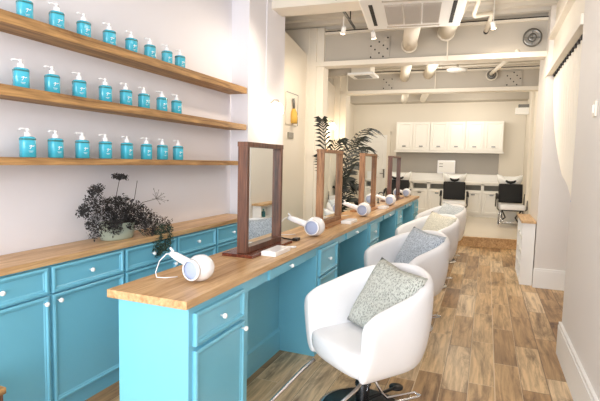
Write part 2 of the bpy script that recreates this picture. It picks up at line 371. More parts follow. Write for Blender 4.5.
# lighting track with spot heads
t = thing('light_track', (-1.56, 5.0, 3.2), 'black ceiling light track running towards the nearer beam', 'light track')
MB().tube([(-1.42, 3.2, 3.2), (-1.66, 5.9, 3.2)], .016, 4).build('rail', M['blackm'], t)
for yy in (3.6, 5.6): MB().tube([(-1.42-.24*(yy-3.2)/2.7, yy, 3.2), (-1.42-.24*(yy-3.2)/2.7, yy, 3.4)], .008, 6).build('hanger', M['blackm'], t)
def spot(x, y, z, aim, label, e=60, ztop=3.19):
    t = thing('spotlight', (x, y, z), label, 'spotlight', 'ceiling spotlights')
    a = Vector(aim).normalized(); p = V(x, y, z)
    MB().tube([p-a*.045, p-a*.035, p+a*.035], [.014, .026, .028], 16).build('lamp_head', M['trim'], t, True)
    MB().tube([p+a*.035, p+a*.042], .026, 16).build('lens', M['spotglow'], t)
    MB().tube([p-a*.03, V(x, y, z+.06), V(x, y, ztop)], .006, 6).build('arm', M['trim'], t)
    l = D.lights.new('spot', 'SPOT'); l.energy = e; l.color = (1, .86, .68); l.spot_size = 2.2; l.spot_blend = .9; l.shadow_soft_size = .06
    o = D.objects.new('spot_lamp', l); COL.objects.link(o); o.location = p+a*.09
    o.rotation_euler = a.to_track_quat('-Z', 'Y').to_euler()
    return t
spot(-1.64, 5.35, 3.03, (-.4, .5, -1), 'small white spotlight on the far end of the black track')
spot(-1.50, 4.25, 3.1, (-.5, -.2, -1), 'small white spotlight at the near end of the black track', ztop=3.2)
spot(-1.33, 5.55, 3.0, (.1, .4, -1), 'glowing spotlight beside the left edge of the air conditioner', ztop=3.4)
spot(-.02, 5.9, 3.1, (.2, .6, -1), 'ceiling spotlight on a rod near the bent pipe', ztop=3.4)
for i, (x, y) in enumerate(((-1.2, 1.2), (-.6, 2.6), (-1.9, 2.2))):
    pass
# emergency light box
t = thing('wall_speaker', (.68, 12.4, 2.72), 'small white box fixed high on the far right wall', 'speaker')
MB().box(.56, .85, 12.3, 12.5, 2.72, 2.88, .02).build('body', M['trim'], t)
MB().box(.62, .85, 12.35, 12.45, 2.88, 2.96).build('bracket', M['steel'], t)

# ------------------------------------------------------------------ wall shelves and bottles
SX = -2.3
for zt, nm, zb, ye in ((2.225, 'top', 2.165, 4.24), (1.855, 'middle', 1.80, 4.24), (1.484, 'lowest', 1.443, 4.20)):
    tag(MB().box(-2.5, SX, .3, ye, zb, zt, .004).build('wall_shelf', M['shelfwood']), {'top': 'highest of the three long oak wall shelves holding turquoise bottles', 'middle': 'middle oak wall shelf holding turquoise pump bottles', 'lowest': 'lowest oak wall shelf, just above the dark dried flowers'}[nm], 'shelf', 'oak wall shelves')
def sq(r, k, h):   # rounded-square ring
    out = []
    for i in range(24):
        a = 2*PI*i/24; c, s = math.cos(a), math.sin(a); p = 5.
        rr = r/((abs(c)**p+abs(s)**p)**(1/p)); out.append(V(rr*c*k, rr*s, h))
    return out
def bottle(loc, rot, label, group, proto=[]):
    if not proto:
        t = thing('pump_bottle', (0, 0, 0), '', 'bottle')
        MB().rings([sq(.034, .8, 0), sq(.038, .8, .004), sq(.038, .8, .104), sq(.034, .8, .113), sq(.016, 1, .118)]).build('body', M['liquid'], t, True)
        MB().rings([sq(.0386, .8, .096), sq(.0388, .8, .1055), ], cap0=False, cap1=False).build('shoulder_band', M['shoulder'], t)
        MB().lathe([(.017, .117), (.017, .138), (.013, .141), (.006, .142), (.006, .152)], (0, 0, 0), 'Z', 16).build('collar', M['plastic'], t)
        MB().tube([(0, 0, .15), (0, 0, .163)], .011, 12).tube([(0, .012, .157), (0, -.036, .159), (0, -.044, .152)], .0055, 8).build('pump', M['plastic'], t, True)
        mk = MB()   # small white printed bird-like squiggle and lines
        x = .0312
        mk.tube([(x, -.006, .062), (x, .004, .068), (x, .012, .062), (x, .02, .066)], .0022, 6)
        mk.tube([(x, .004, .066), (x, .002, .055), (x, -.004, .048)], .002, 6)
        mk.tube([(x, -.01, .036), (x, .014, .036)], .0012, 6).tube([(x, -.006, .03), (x, .01, .03)], .001, 6)
        mk.build('printed_mark', M['label'], t)
        proto.append(t); o = t
    else: o = copy_tree(proto[0])
    o.location = loc; o.rotation_euler = (0, 0, rot); tag(o, label, 'bottle', group)
    return o
ordi = ['first', 'second', 'third', 'fourth', 'fifth', 'sixth', 'seventh', 'eighth']
for nm, zt, ys in (('top', 2.225, (1.872, 2.077, 2.276, 2.49, 2.699, 2.896, 3.097, 3.266)), ('middle', 1.855, (1.839, 2.037, 2.233, 2.448, 2.64, 2.827, 3.034, 3.219)), ('lowest', 1.484, (1.868, 2.051, 2.249, 2.442, 2.645, 2.851, 3.039, 3.24))):
    for i, y in enumerate(ys):
        pos = {0: 'leftmost', 7: 'rightmost'}.get(i, ordi[i]+' from the left')
        bottle((-2.4, y, zt), math.radians(random.uniform(-9, 9)-14), f'turquoise pump bottle with white pump, {pos} on the {nm} shelf', f'turquoise pump bottles on the {nm} wall shelf')

# ------------------------------------------------------------------ cabinets along left wall
PROF = [(0, 0), (0, .017), (.003, .02), (.011, .022), (.016, .021), (.02, .012), (.026, .011), (.03, .007)]
SPROF = [(0, 0), (0, .014), (.004, .016), (.03, .016), (.038, .007), (.042, .005)]
def knob(p, n, parent, r=.014, m='knob'):
    p, n = Vector(p), Vector(n)
    ax = 'X' if abs(n.x) > .5 else 'Y'; s = n.x if ax == 'X' else n.y
    MB().lathe([(.005, 0), (.005, .012*s), (r*.75, .016*s), (r, .024*s), (r*.85, .032*s), (r*.3, .036*s)], p, ax, 16).build('knob', M[m], parent, True)
CF = -2.22
CY = [.70, 1.262, 1.832, 2.402, 2.967, 3.535, 4.12]
names = ['nearest the camera', 'at the left frame edge', 'beside the counter end, below the planter', 'under the drooping dried flowers', 'behind the near hair dryer', 'farthest along the left wall']
for i in range(6):
    y0, y1 = CY[i], CY[i+1]
    t = thing('base_cabinet', (CF-.13, (y0+y1)/2, 0), f'teal cabinet, drawer over door, {names[i]}', 'cabinet', 'teal cabinets along the left wall')
    MB().box(-2.495, CF-.001, y0+.001, y1-.001, 0, .895).build('carcass', M['teal'], t)
    d = MB().panel((CF, y0+.012, .735), (0, 1, 0), (0, 0, 1), (1, 0, 0), y1-y0-.024, .15, PROF).build('drawer', M['teal'], t)
    knob((CF+.006, (y0+y1)/2, .812), (1, 0, 0), d)
    d = MB().panel((CF, y0+.012, .095), (0, 1, 0), (0, 0, 1), (1, 0, 0), y1-y0-.024, .63, PROF).build('door', M['teal'], t)
    left = i % 2 == 1
    knob((CF+.018, (y0+.045) if not left else (y1-.045), .69) if True else 0, (1, 0, 0), d)
tag(MB().box(-2.497, -2.195, .5, 4.2, .898, .935, .003).build('worktop', M['worktop']), 'long oak worktop over the teal wall cabinets, planter standing on it', 'worktop')

# ------------------------------------------------------------------ styling counter
PX = -1.16
peds = [(1.64, 2.18), (3.27, 3.80), (4.90, 5.45), (6.55, 7.10), (8.15, 8.78)]
plab = ['at the near end of the counter with a bright end panel', 'between the first and second knee spaces', 'between the second and third knee spaces', 'between the third and fourth knee spaces', 'at the far end of the counter']
for i, (y0, y1) in enumerate(peds):
    t = thing('counter_cabinet', (-1.36, (y0+y1)/2, 0), f'pale teal drawer cabinet {plab[i]}', 'cabinet', 'teal cabinets under the styling counter')
    MB().box(-1.545, PX, y0, y1, 0, .863, .002).build('carcass', M['teal'], t)
    a, b = (y0+.03, y1-.065) if i == 0 else (y0+.04, y1-.05)
    w = b-a
    z1, z2 = (.675, .105) if i == 0 else (.62, .105)
    d = MB().panel((PX, a, z1), (0, 1, 0), (0, 0, 1), (1, 0, 0), w, .845-z1-.02, PROF).build('drawer', M['teal'], t)
    knob((PX+.006, (a+b)/2, (z1+.825)/2), (1, 0, 0), d)
    if i == 0:
        d = MB().panel((PX, a, z2), (0, 1, 0), (0, 0, 1), (1, 0, 0), w, z1-z2-.02, PROF).build('door', M['teal'], t)
        knob((PX+.018, b-.03, .625), (1, 0, 0), d)
    else:
        for q, (za, zb) in enumerate(((.37, .605), (.105, .355))):
            d = MB().panel((PX, a, za), (0, 1, 0), (0, 0, 1), (1, 0, 0), w, zb-za, PROF).build('drawer', M['teal'], t)
            knob((PX+.006, (a+b)/2, (za+zb)/2), (1, 0, 0), d)
kn = ['first', 'second', 'third', 'fourth']
for i in range(4):
    y0, y1 = peds[i][1]+.001, peds[i+1][0]-.001
    t = thing('knee_panel', (-1.5, (y0+y1)/2, 0), f'teal back panel with skirting in the {kn[i]} knee space of the counter', 'panel', 'knee space back panels')
    MB().box(-1.545, -1.465, y0, y1, 0, .863).build('panel', M['teal'], t)
    MB().box(-1.465, -1.45, y0, y1, 0, .165).prism([(-1.465, .165), (-1.45, .165), (-1.465, .18)], 'Y', y0, y1).build('skirting', M['teal'], t)
    t = thing('apron_drawer', (-1.17, (y0+y1)/2, .785), f'shallow teal drawer above the {kn[i]} knee space', 'drawer', 'shallow drawers above the knee spaces')
    MB().box(-1.45, PX-.004, y0, y1, .79, .863, .002).build('drawer_box', M['teal'], t)
    MB().panel((PX-.004, y0+.25, .795), (0, 1, 0), (0, 0, 1), (1, 0, 0), y1-y0-.5, .06, [(0, 0), (0, .012), (.003, .014)]).build('drawer_front', M['teal'], t)
    knob((PX+.006, (y0+y1)/2, .825), (1, 0, 0), t)
tag(MB().box(-1.565, -1.135, 1.59, 8.82, .865, .902, .003).build('countertop', M['worktop']), 'long oak countertop of the styling counter, mirrors and hair dryers on it', 'worktop')

# ------------------------------------------------------------------ mirrors
def frame_mirror(y0, y1, fr, bs, label):
    yc = (y0+y1)/2; z0, z1 = .922, 1.578
    t = thing('table_mirror', (-1.38, yc, .902), label, 'mirror', 'wood framed mirrors on the styling counter')
    x0, x1 = -1.412, -1.348; w = .032
    for a in (y0, y1-w): MB().box(x0, x1, a, a+w, z0, z1, .002).build('post', M[fr], t)
    MB().box(x0-.002, x1+.002, y0-.003, y1+.003, z1, z1+.03, .002).build('top_rail', M[fr], t)
    MB().box(x0, x1, y0+w, y1-w, z0, z0+.035, .002).build('bottom_rail', M[fr], t)
    MB().box(-1.385, -1.38, y0+w, y1-w, z0+.035, z1).build('mirror_glass', M['mirror'], t)
    MB().box(-1.50, -1.29, y0-.03, y1+.07, .902, .921, .002).build('base', M[bs], t)
    return t
frame_mirror(2.50, 3.03, 'walnut', 'walnuty', 'dark walnut framed mirror nearest the camera on the counter')
frame_mirror(3.92, 4.52, 'walnut_lit', 'base_lit', 'second brown framed mirror from the camera, beside the palm leaves')
frame_mirror(5.42, 6.08, 'walnut_lit', 'base_lit', 'third brown framed mirror from the camera on the counter')
frame_mirror(7.14, 7.92, 'walnut', 'walnuty', 'farthest framed mirror at the far end of the counter')

# ------------------------------------------------------------------ hair dryers, trays
def dryer(x, y, rot, label, s=1.):
    t = thing('hair_dryer', (x, y, .902), label, 'hair dryer', 'white hair dryers on the counter')
    r = .078*s; c = V(0, 0, r)
    prof = [(.035, -.075), (.056, -.072), (.06, -.06), (.074, -.03), (.078, 0), (.074, .03), (.06, .055), (.03, .07), (.0, .073)]
    MB().lathe([(q*s, h*s) for q, h in prof], c, 'Y', 28, True).build('body', M['plastic'], t, True, off=(0, 0, 0))
    MB().lathe([(.0, -.084*s), (.03*s, -.083*s), (.05*s, -.079*s), (.054*s, -.072*s), (.05*s, -.06*s)], c, 'Y', 24, False).build('nozzle_grille', M['grille'], t, True, off=(0, 0, 0))
    MB().lathe([(.052*s, -.087*s), (.06*s, -.087*s), (.062*s, -.066*s), (.054*s, -.066*s), (.052*s, -.087*s)], c, 'Y', 28, False).build('nozzle_ring', M['plastic'], t, True, off=(0, 0, 0))
    h = MB().tube([c+V(-.05, .0, .004)*s, c+V(-.11, 0, .022)*s, c+V(-.19, 0, .045)*s, c+V(-.235, 0, .055)*s], [.03*s, .026*s, .024*s, .017*s], 14).build('handle', M['plastic'], t, True, off=(0, 0, 0))
    MB().tube([c+V(-.235, 0, .055)*s, c+V(-.265, -.01, .05)*s, c+V(-.29, -.04, .01)*s, c+V(-.28, -.08, -.05)*s, c+V(-.25, -.10, -.072)*s, c+V(-.2, -.08, -.072)*s, c+V(-.16, -.02, -.072)*s], .0032*s, 8).build('cord', M['plastic'], t, True, off=(0, 0, 0))
    MB().tube([c+V(-.21, -.004, .07)*s, c+V(-.235, -.006, .092)*s], .007*s, 8).build('hanging_loop', M['plastic'], t, True, off=(0, 0, 0))
    MB().box(-.14*s, -.11*s, -.03*s, -.02*s, .10*s, .115*s).build('switch', M['trim'], t, off=(0, 0, 0))
    t.rotation_euler = (0, 0, rot)
    return t
dryer(-1.275, 1.90, math.radians(-8), 'white hair dryer nearest the camera at the counter end', .84)
dryer(-1.25, 3.47, math.radians(0), 'white hair dryer lying between the first and second mirrors')
dryer(-1.24, 5.02, math.radians(0), 'white hair dryer lying between the second and third mirrors')
dryer(-1.24, 6.55, math.radians(0), 'white hair dryer lying between the third and farthest mirrors')
dryer(-1.30, 8.35, math.radians(0), 'white hair dryer at the far end of the counter')
for x, y, l in ((-1.235, 2.70, 'in front of the nearest mirror'), (-1.235, 4.42, 'in front of the second mirror'), (-1.235, 6.05, 'in front of the third mirror')):
    t = thing('product_tray', (x, y, .902), f'low white rectangular box {l}', 'box', 'white boxes in front of the mirrors')
    z = .902
    MB().box(x-.05, x+.05, y-.12, y+.12, z, z+.028, .004).build('tray', M['tray'], t)
    MB().box(x-.042, x+.042, y-.11, y+.11, z+.028, z+.031).build('lid', M['plastic'], t)
tag(MB().lathe([(0, 0), (.028, 0), (.03, .008), (.0, .01)], (-1.22, 2.93, .902), 'Z', 20, False).build('round_lid', M['plastic'], smooth=True), 'small round white lid beside the nearest white box', 'coaster')  # loose round lid lying on the countertop
t = thing('power_cable', (-1.46, 3.3, .902), 'black cable with plug on the counter beside the second hair dryer', 'cable')
MB().tube([(-1.54, 3.36, .909), (-1.48, 3.27, .909), (-1.4, 3.21, .909), (-1.34, 3.19, .909), (-1.30, 3.20, .909)], .006, 8).build('cable', M['blackm'], t, True)
MB().box(-1.32, -1.28, 3.17, 3.23, .902, .925, .004).build('plug', M['blackm'], t)
t = thing('gooseneck_tap', (-1.42, 6.85, .902), 'thin black gooseneck tap behind the fourth hair dryer', 'tap')
MB().tube([(-1.47, 6.8, .902), (-1.47, 6.8, 1.02)]+[(-1.47+.04-.04*math.cos(a), 6.8, 1.02+.045*math.sin(a)) for a in (.5, 1, 1.57, 2.1, 2.7, 3.1)]+[(-1.39, 6.8, .99)], .008, 8).build('spout', M['blackm'], t, True)
MB().lathe([(.02, 0), (.02, .01), (.01, .014)], (-1.47, 6.8, .902), 'Z', 12).build('base', M['blackm'], t)

# ------------------------------------------------------------------ salon chairs
def salon_chair():
    t = thing('salon_chair', (0, 0, 0), '', 'chair')
    HW, F, B = .335, -.30, .0     # half width, front y, where the back arc starts
    path = []
    for s in (0, .25, .5, .75, 1.): path.append((-1, F+(B-F)*s))
    P = [V(-HW, F+(B-F)*s, 0) for s in (0, .2, .45, .75)]
    N = [V(-1, 0, 0)]*4
    for k in range(0, 13):
        a = PI-PI*k/12; n = V(math.cos(a)*1., math.sin(a)*1.05, 0)
        P.append(V(HW*math.cos(a), B+.34*math.sin(a), 0)); N.append(n.normalized())
    P += [V(HW, F+(B-F)*s, 0) for s in (.75, .45, .2, 0)]; N += [V(1, 0, 0)]*4
    rings = []; T = .085; nP = len(P)
    for i, (p, n) in enumerate(zip(P, N)):
        f = max(0, min(1, (p.y-F)/(.34-F)))
        top = .705+.165*(f**1.05)
        if i in (0, nP-1): top = .68
        zs = []
        def q(off, z):
            # taper towards the bottom
            k = 1-.20*max(0, (.62-z)/.33)**1.5
            c = p-n*off; return V(c.x*k, (c.y-.0)*k if c.y > 0 else c.y*(1-.04*max(0, (.62-z)/.36)), z)
        zb = .31
        ring = [q(.03, zb), q(.005, zb+.04), q(0, .42), q(0, .55), q(0, top-.06), q(.012, top-.02), q(T*.5, top), q(T-.012, top-.02), q(T, top-.06), q(T, .55), q(T, .46), q(T, .38), q(T+.01, zb+.02)]
        if i in (0, nP-1): ring = [V(v.x, v.y, v.z) for v in ring]
        rings.append(ring)
    # rounded arm fronts
    def front(r, s):
        c = sum(r, V(0, 0, 0))/len(r)
        return [V(c.x+(v.x-c.x)*.62, v.y-.022, c.z+(v.z-c.z)*.93) for v in r]
    rings = [front(rings[0], 1)]+rings+[front(rings[-1], 1)]
    SH = Matrix.Translation((0, .08, .0))
    MB().rings(rings).xf(SH).build('shell', M['leather'], t, True, 2)
    # seat with rounded front
    def seat_ring(z, k):
        pts = []
        for j in range(16):
            a = PI*j/15; pts.append(V(.262*k*math.cos(a), .0+.25*k*math.sin(a), z))
        pts += [V(-.262*k, -.12*k, z), V(-.262*k, -.30*k, z), V(-.2*k, -.335*k, z), V(0, -.345*k, z), V(.2*k, -.335*k, z), V(.262*k, -.30*k, z), V(.262*k, -.12*k, z)]
        return pts
    MB().rings([seat_ring(.30, .5), seat_ring(.302, .76), seat_ring(.325, .91), seat_ring(.37, .985), seat_ring(.45, 1.), seat_ring(.47, .96), seat_ring(.475, .6)]).xf(SH).build('seat', M['leather'], t, True, 1)
    MB().lathe([(.042, .04), (.042, .16), (.05, .17), (.045, .27), (.09, .272), (.09, .30)], (0, 0, 0), 'Z', 20).build('column', M['chrome'], t, True)
    MB().lathe([(.0, 0), (.26, 0), (.265, .008), (.24, .02), (.06, .038), (.04, .05)], (0, 0, 0), 'Z', 40, False).build('base_disc', M['blackm'], t, True)
    MB().lathe([(.245, .0), (.272, 0), (.272, .013), (.245, .0215)], (0, 0, 0), 'Z', 40, False).build('base_rim', M['chrome'], t, True)
    fr = []
    for s in (-1, 1):
        pass
    MB().tube([(-.2, -.22, .29), (-.2, -.30, .25), (-.19, -.50, .12), (-.185, -.53, .105), (-.15, -.545, .10), (.15, -.545, .10), (.185, -.53, .105), (.19, -.5, .12), (.12, -.15, .22), (.1, -.08, .255)], .011, 10).build('footrest', M['chrome'], t, True)
    MB().tube([(.03, .03, .25), (.05, .10, .12), (.06, .14, .075), (.07, .34, .06), (.075, .36, .06), (.12, .365, .06), (.125, .34, .06), (.10, .14, .06), (.06, .06, .05)], .008, 8).build('pump_bar', M['chrome'], t, True)
    MB().lathe([(.0, 0), (.045, 0), (.045, .012), (.0, .016)], (-.05, .32, .045), 'Z', 16, False).tube([(-.02, .04, .05), (-.05, .32, .05)], .01, 8).build('pump_pedal', M['blackm'], t, True)
    return t
def pillow():
    bm = MB(); n = 16; W = .23
    def P(u, v, s):
        e = (1-u**4)*(1-v**4); pinch = 1-.10*(1-abs(u*v))*(max(abs(u), abs(v))**2)
        return V(u*W*pinch, s*.065*e**.55, v*W*pinch)
    g = {}
    for s in (-1, 1):
        for i in range(n+1):
            for j in range(n+1):
                u, v = -1+2*i/n, -1+2*j/n
                edge = i in (0, n) or j in (0, n)
                if s == 1 and edge: g[s, i, j] = g[-1, i, j]; continue
                g[s, i, j] = bm.b.verts.new(P(u, v, s))
        for i in range(n):
            for j in range(n): bm.b.faces.new((g[s, i, j], g[s, i+1, j], g[s, i+1, j+1], g[s, i, j+1]))
    return bm
ch0 = salon_chair()
CH = [(-.625, 2.655, -37, 'pillow1', 'white tub salon chair nearest the camera, grey-green knitted cushion in it', 'grey-green knitted cushion in the nearest white chair'),
      (-.65, 4.275, -37, 'pillow2', 'second white tub salon chair, holding a blue-grey cushion', 'blue-grey knitted cushion in the second white chair'),
      (-.65, 5.885, -37, 'pillow3', 'third white tub salon chair, holding a cream cushion', 'cream knitted cushion in the third white chair'),
      (-.63, 7.485, -37, 'pillow4', 'farthest white tub salon chair before the platform', 'pale blue cushion in the farthest white tub chair')]
for i, (x, y, r, pm, lab, pl) in enumerate(CH):
    c = ch0 if i == 0 else copy_tree(ch0)
    c.location = (x, y, 0); c.rotation_euler = (0, 0, math.radians(r)); tag(c, lab, 'chair', 'white tub chairs along the counter')
    rz = Matrix.Rotation(math.radians(r), 4, 'Z')
    o = pillow().xf(Matrix.Rotation(math.radians(-30), 4, 'X') @ Matrix.Rotation(math.radians(5), 4, 'Y')).build('cushion', M[pm], smooth=True, off=(0, 0, 0))
    o.location = V(x, y, 0)+rz @ V(.02, .13, .672); o.rotation_euler = (0, 0, math.radians(r-4))
    tag(o, pl, 'cushion', 'knitted cushions in the chairs')

# ------------------------------------------------------------------ planter with dried umbels
px_, py_ = -2.36, 2.5
t = thing('potted_plant', (px_, py_, .935), 'dark dried umbel flowers spilling from a sage green oval planter', 'plant')
def ov(k, z): return [V(px_+.09*k*math.cos(2*PI*i/28), py_+.14*k*math.sin(2*PI*i/28), .935+z) for i in range(28)]
MB().rings([ov(.88, 0), ov(.94, .01), ov(1, .05), ov(1.04, .11), ov(1.04, .115), ov(.96, .115), ov(.9, .06)]).build('planter', M['sage'], t, True)
MB().rings([ov(.9, .10), ov(.89, .102)]).build('soil', M['stem'], t)
heads = []
rnd = random.Random(5)
# (dy, z above the worktop, dx, size, green)
for q in ((-.24, .29, .03, .075, 0), (-.19, .35, .0, .05, 0), (.03, .43, .0, .06, 0), (.0, .27, .0, .1, 0), (-.10, .24, .0, .1, 0), (-.22, .17, .02, .085, 0), (-.1, .15, .06, .08, 0), (.08, .22, .02, .1, 0), (-.24, .09, .04, .07, 0),
          (.06, .14, .06, .09, 0), (.17, .20, .02, .09, 0), (.25, .13, .04, .09, 0), (.17, .10, .08, .08, 0), (.32, .08, .06, .085, 0), (.40, .04, .1, .08, 0), (.28, .0, .13, .09, 1), (.22, -.05, .16, .085, 1), (.36, -.01, .14, .08, 1),
          (-.12, .10, .09, .06, 0), (.25, -.11, .17, .06, 1), (-.03, .19, .04, .1, 0), (.12, .14, .02, .09, 0), (-.29, .22, .0, .05, 0), (.04, .10, .07, .06, 0), (.33, -.07, .17, .07, 1), (.22, .05, .1, .09, 0)):
    heads.append(q)
def umbel(base, c, r, m, n=24, sparse=False):
    mb = MB(); d = (c-base).normalized()
    mid = (base+c)/2+V(0, 0, .05)
    neck = c-d*r*.55
    mb.tube([base, mid, neck], [.0028, .0024, .0018], 5)
    u = d.orthogonal().normalized(); w = d.cross(u)
    for k in range(n):
        a = k*2.399; rr = r*math.sqrt((k+.5)/n); tip = neck+(u*math.cos(a)+w*math.sin(a))*rr+d*(r*.75-rr*.35)
        mb.tube([neck, (neck+tip)/2+d*.006, tip], .0011, 4, False)
        for j in range(1 if sparse else 9):
            p = tip+V(rnd.gauss(0, 1), rnd.gauss(0, 1), rnd.gauss(0, 1))*(.004 if sparse else .0085)
            s = rnd.uniform(.003, .0062)*(0.8 if sparse else 1)
            vs = [mb.b.verts.new(p+V(*[rnd.uniform(-1, 1)*s*1.7 for _ in range(3)])) for _ in range(4)]
            for f in ((0, 1, 2), (0, 2, 3), (0, 3, 1), (1, 3, 2)): mb.b.faces.new([vs[q] for q in f])
    return mb
for dy, dz, dx, r, g in heads:
    base = V(px_+rnd.uniform(-.03, .03), py_+rnd.uniform(-.05, .05), .935+.1)
    umbel(base, V(px_+dx, py_+dy, .935+dz), r*.92, 0).build('flower_stem', M['umbelg' if g else 'umbel'], t)
umbel(V(px_, py_+.06, 1.03), V(px_+.03, py_+.42, .935+.27), .085, 0, 13, True).build('flower_stem', M['stem'], t)
MB().tube([(px_, py_, 1.03), (px_+.02, py_+.15, 1.2), (px_+.02, py_+.18, 1.33)], .0022, 5).build('bare_stem', M['stem'], t)

# ------------------------------------------------------------------ palm behind the counter
bx_, by_ = -2.02, 6.35
t = thing('palm_plant', (bx_, by_, 0), 'tall dark palm with arching fronds standing behind the counter', 'plant')
MB().lathe([(.13, 0), (.15, .02), (.18, .32), (.185, .34), (.16, .34), (.15, .3)], (bx_, by_, 0), 'Z', 28).build('pot', M['whitecab'], t, True)
def frond(b, pts, ll, n=14, wl=.02):
    mb = MB(); P = [Vector(p) for p in pts]
    def bez(s):
        if len(P) == 3: return P[0]*(1-s)**2+P[1]*2*s*(1-s)+P[2]*s*s
        return P[0]*(1-s)**3+P[1]*3*s*(1-s)**2+P[2]*3*s*s*(1-s)+P[3]*s**3
    mb.tube([bez(i/14) for i in range(15)], [.009-.0065*i/14 for i in range(15)], 6)
    for i in range(n):
        s = .28+.70*i/(n-1); p = bez(s); d = (bez(min(1, s+.02))-bez(s-.02)).normalized()
        side = d.cross(V(0, 0, 1)); side = side.normalized() if side.length > .1 else V(1, 0, 0)
        L = ll*(1-.55*abs(s-.55)*1.6)*rnd.uniform(.85, 1.1)
        for sg in (-1, 1):
            q = (side*sg*.6+d*.75+V(0, 0, -.1)).normalized()
            m_ = p+q*L*.5+V(0, 0, -.02*L/.3); e = p+q*L+V(0, 0, -.42*L)
            wv = (d*.8+V(0, 0, .35)).normalized()*wl*.5
            a1 = [mb.b.verts.new(v) for v in (p-wv*.4, p+wv*.4, m_+wv, m_-wv)]; tip = mb.b.verts.new(e)
            mb.b.faces.new(a1); mb.b.faces.new((a1[3], a1[2], tip))
    return mb
c0 = V(bx_, by_, .3)
FR = [((.02, .1, 1.2), (.15, .5, 2.15), (.25, 1.5, 1.98), .30), ((-.05, -.05, 1.3), (-.1, -.25, 1.9), (-.1, -.30, 2.02), .2),
      ((.0, .1, 1.0), (.15, .4, 1.85), (.3, .8, 1.65), .28), ((.0, .0, 1.0), (.05, .3, 1.6), (.3, .55, 1.35), .26), ((.0, .1, .8), (.2, .3, 1.35), (.3, .7, 1.0), .24),
      ((.0, -.1, 1.2), (-.1, .1, 1.8), (.05, .15, 1.75), .24), ((.0, .1, 1.1), (.0, .3, 1.7), (.15, .9, 1.85), .26), ((-.05, .0, .9), (0, .2, 1.4), (.2, .3, 1.1), .22),
      ((0, 0, 1), (-.1, -.2, 1.5), (-.05, -.4, 1.55), .2), ((0, 0, .7), (.15, .15, 1.1), (.3, .35, .82), .22)]
for a, b, c, ll in FR:
    P0 = c0; P1 = V(bx_+a[0], by_+a[1], a[2]); P2 = V(bx_+b[0], by_+b[1], b[2]+.1); P3 = V(bx_+c[0], by_+c[1], c[2]+.05)
    frond(c0, (P0, P1, P2, P3), ll*1.2, 18, .036).build('frond', M['palm'], t)

# ------------------------------------------------------------------ back wall cabinets
def uppercab(x0, x1, lab):
    t = thing('wall_cabinet', ((x0+x1)/2, 12.9, 1.84), lab, 'cabinet', 'white wall cabinets at the back')
    MB().box(x0+.002, x1-.002, 12.75, 13.049, 1.84, 2.6, .002).build('carcass', M['whitecab'], t)
    w = (x1-x0)/2
    for k in range(2):
        d = MB().panel((x0+k*w+.01, 12.75, 1.86), (1, 0, 0), (0, 0, 1), (0, -1, 0), w-.02, .73, [(0, 0), (0, .026), (.004, .028), (.056, .028), (.064, .007), (.075, .005)]).build('door', M['whitecab'], t)
        cx = x0+(k+.5)*w
        MB().box(cx-.045, cx+.045, 12.700, 12.72, 1.945, 1.972).box(cx-.04, cx-.032, 12.712, 12.745, 1.955, 1.968).box(cx+.032, cx+.04, 12.712, 12.745, 1.955, 1.968).build('handle', M['steel'], d)
uppercab(-2.33, -1.435, 'left white two-door wall cabinet on the back wall')
uppercab(-1.435, -.555, 'middle white two-door wall cabinet on the back wall')
uppercab(-.555, .345, 'right white two-door wall cabinet on the back wall')
tag(MB().box(-2.36, .37, 12.70, 13.049, 1.80, 1.838).build('cabinet_ledge', M['whitecab']), 'thin white ledge beneath the white wall cabinets', 'ledge')
tag(MB().box(-2.36, .27, 13.03, 13.049, 1.26, 1.795).build('splashback', M['splash']), 'grey splashback between the white wall and base cabinets', 'splashback')
bl = ['leftmost', 'second from the left', 'third from the left', 'third from the right', 'second from the right', 'rightmost']
for i in range(6):
    x0 = -2.29+i*.442; x1 = x0+.442
    t = thing('base_unit', ((x0+x1)/2, 12.8, .18), f'white back wall base unit with open niche, {bl[i]}', 'cabinet', 'white base units at the back')
    MB().box(x0+.001, x1-.001, 12.62, 13.0, .18, .845).box(x0+.001, x0+.035, 12.6, 13.0, .84, 1.01).box(x1-.035, x1-.001, 12.6, 13.0, .84, 1.01).box(x0+.001, x1-.001, 12.6, 13.0, .985, 1.02).box(x0+.001, x1-.001, 12.9, 13.0, .84, 1.01).build('carcass', M['whitecab'], t)
    MB().box(x0+.036, x1-.036, 12.885, 12.899, .846, .984).build('niche_back', M['greyslot'], t)
    d = MB().panel((x0+.012, 12.62, .25), (1, 0, 0), (0, 0, 1), (0, -1, 0), .418, .58, [(0, 0), (0, .026), (.004, .028), (.056, .028), (.064, .007), (.075, .005)]).build('door', M['whitecab'], t)
    cx = (x0+x1)/2
    MB().box(cx-.045, cx+.045, 12.57, 12.597, .73, .757).box(cx-.045, cx-.036, 12.58, 12.61, .735, .75).box(cx+.036, cx+.045, 12.58, 12.61, .735, .75).build('handle', M['steel'], d)
tag(MB().box(-2.32, .39, 12.57, 13.04, 1.022, 1.06, .004).build('back_worktop', M['whitecab']), 'white worktop running along the back wall base units', 'worktop')
tag(MB().box(-2.34, .37, 12.9, 13.028, 1.06, 1.25, .004).build('raised_ledge', M['trim']), 'white raised ledge behind the back worktop', 'ledge')
t = thing('towel_warmer', (-.99, 12.8, 1.25), 'white box appliance with small vents on the ledge at the back', 'appliance')
MB().box(-1.22, -.77, 12.77, 13.02, 1.252, 1.60, .02).build('body', M['plastic'], t)
MB().box(-1.19, -.80, 12.762, 12.77, 1.29, 1.57, .004).build('door', M['trim'], t)
for z in (1.43, 1.5): MB().box(-1.17, -1.08, 12.755, 12.763, z, z+.012).build('vent_slot', M['dark'], t)
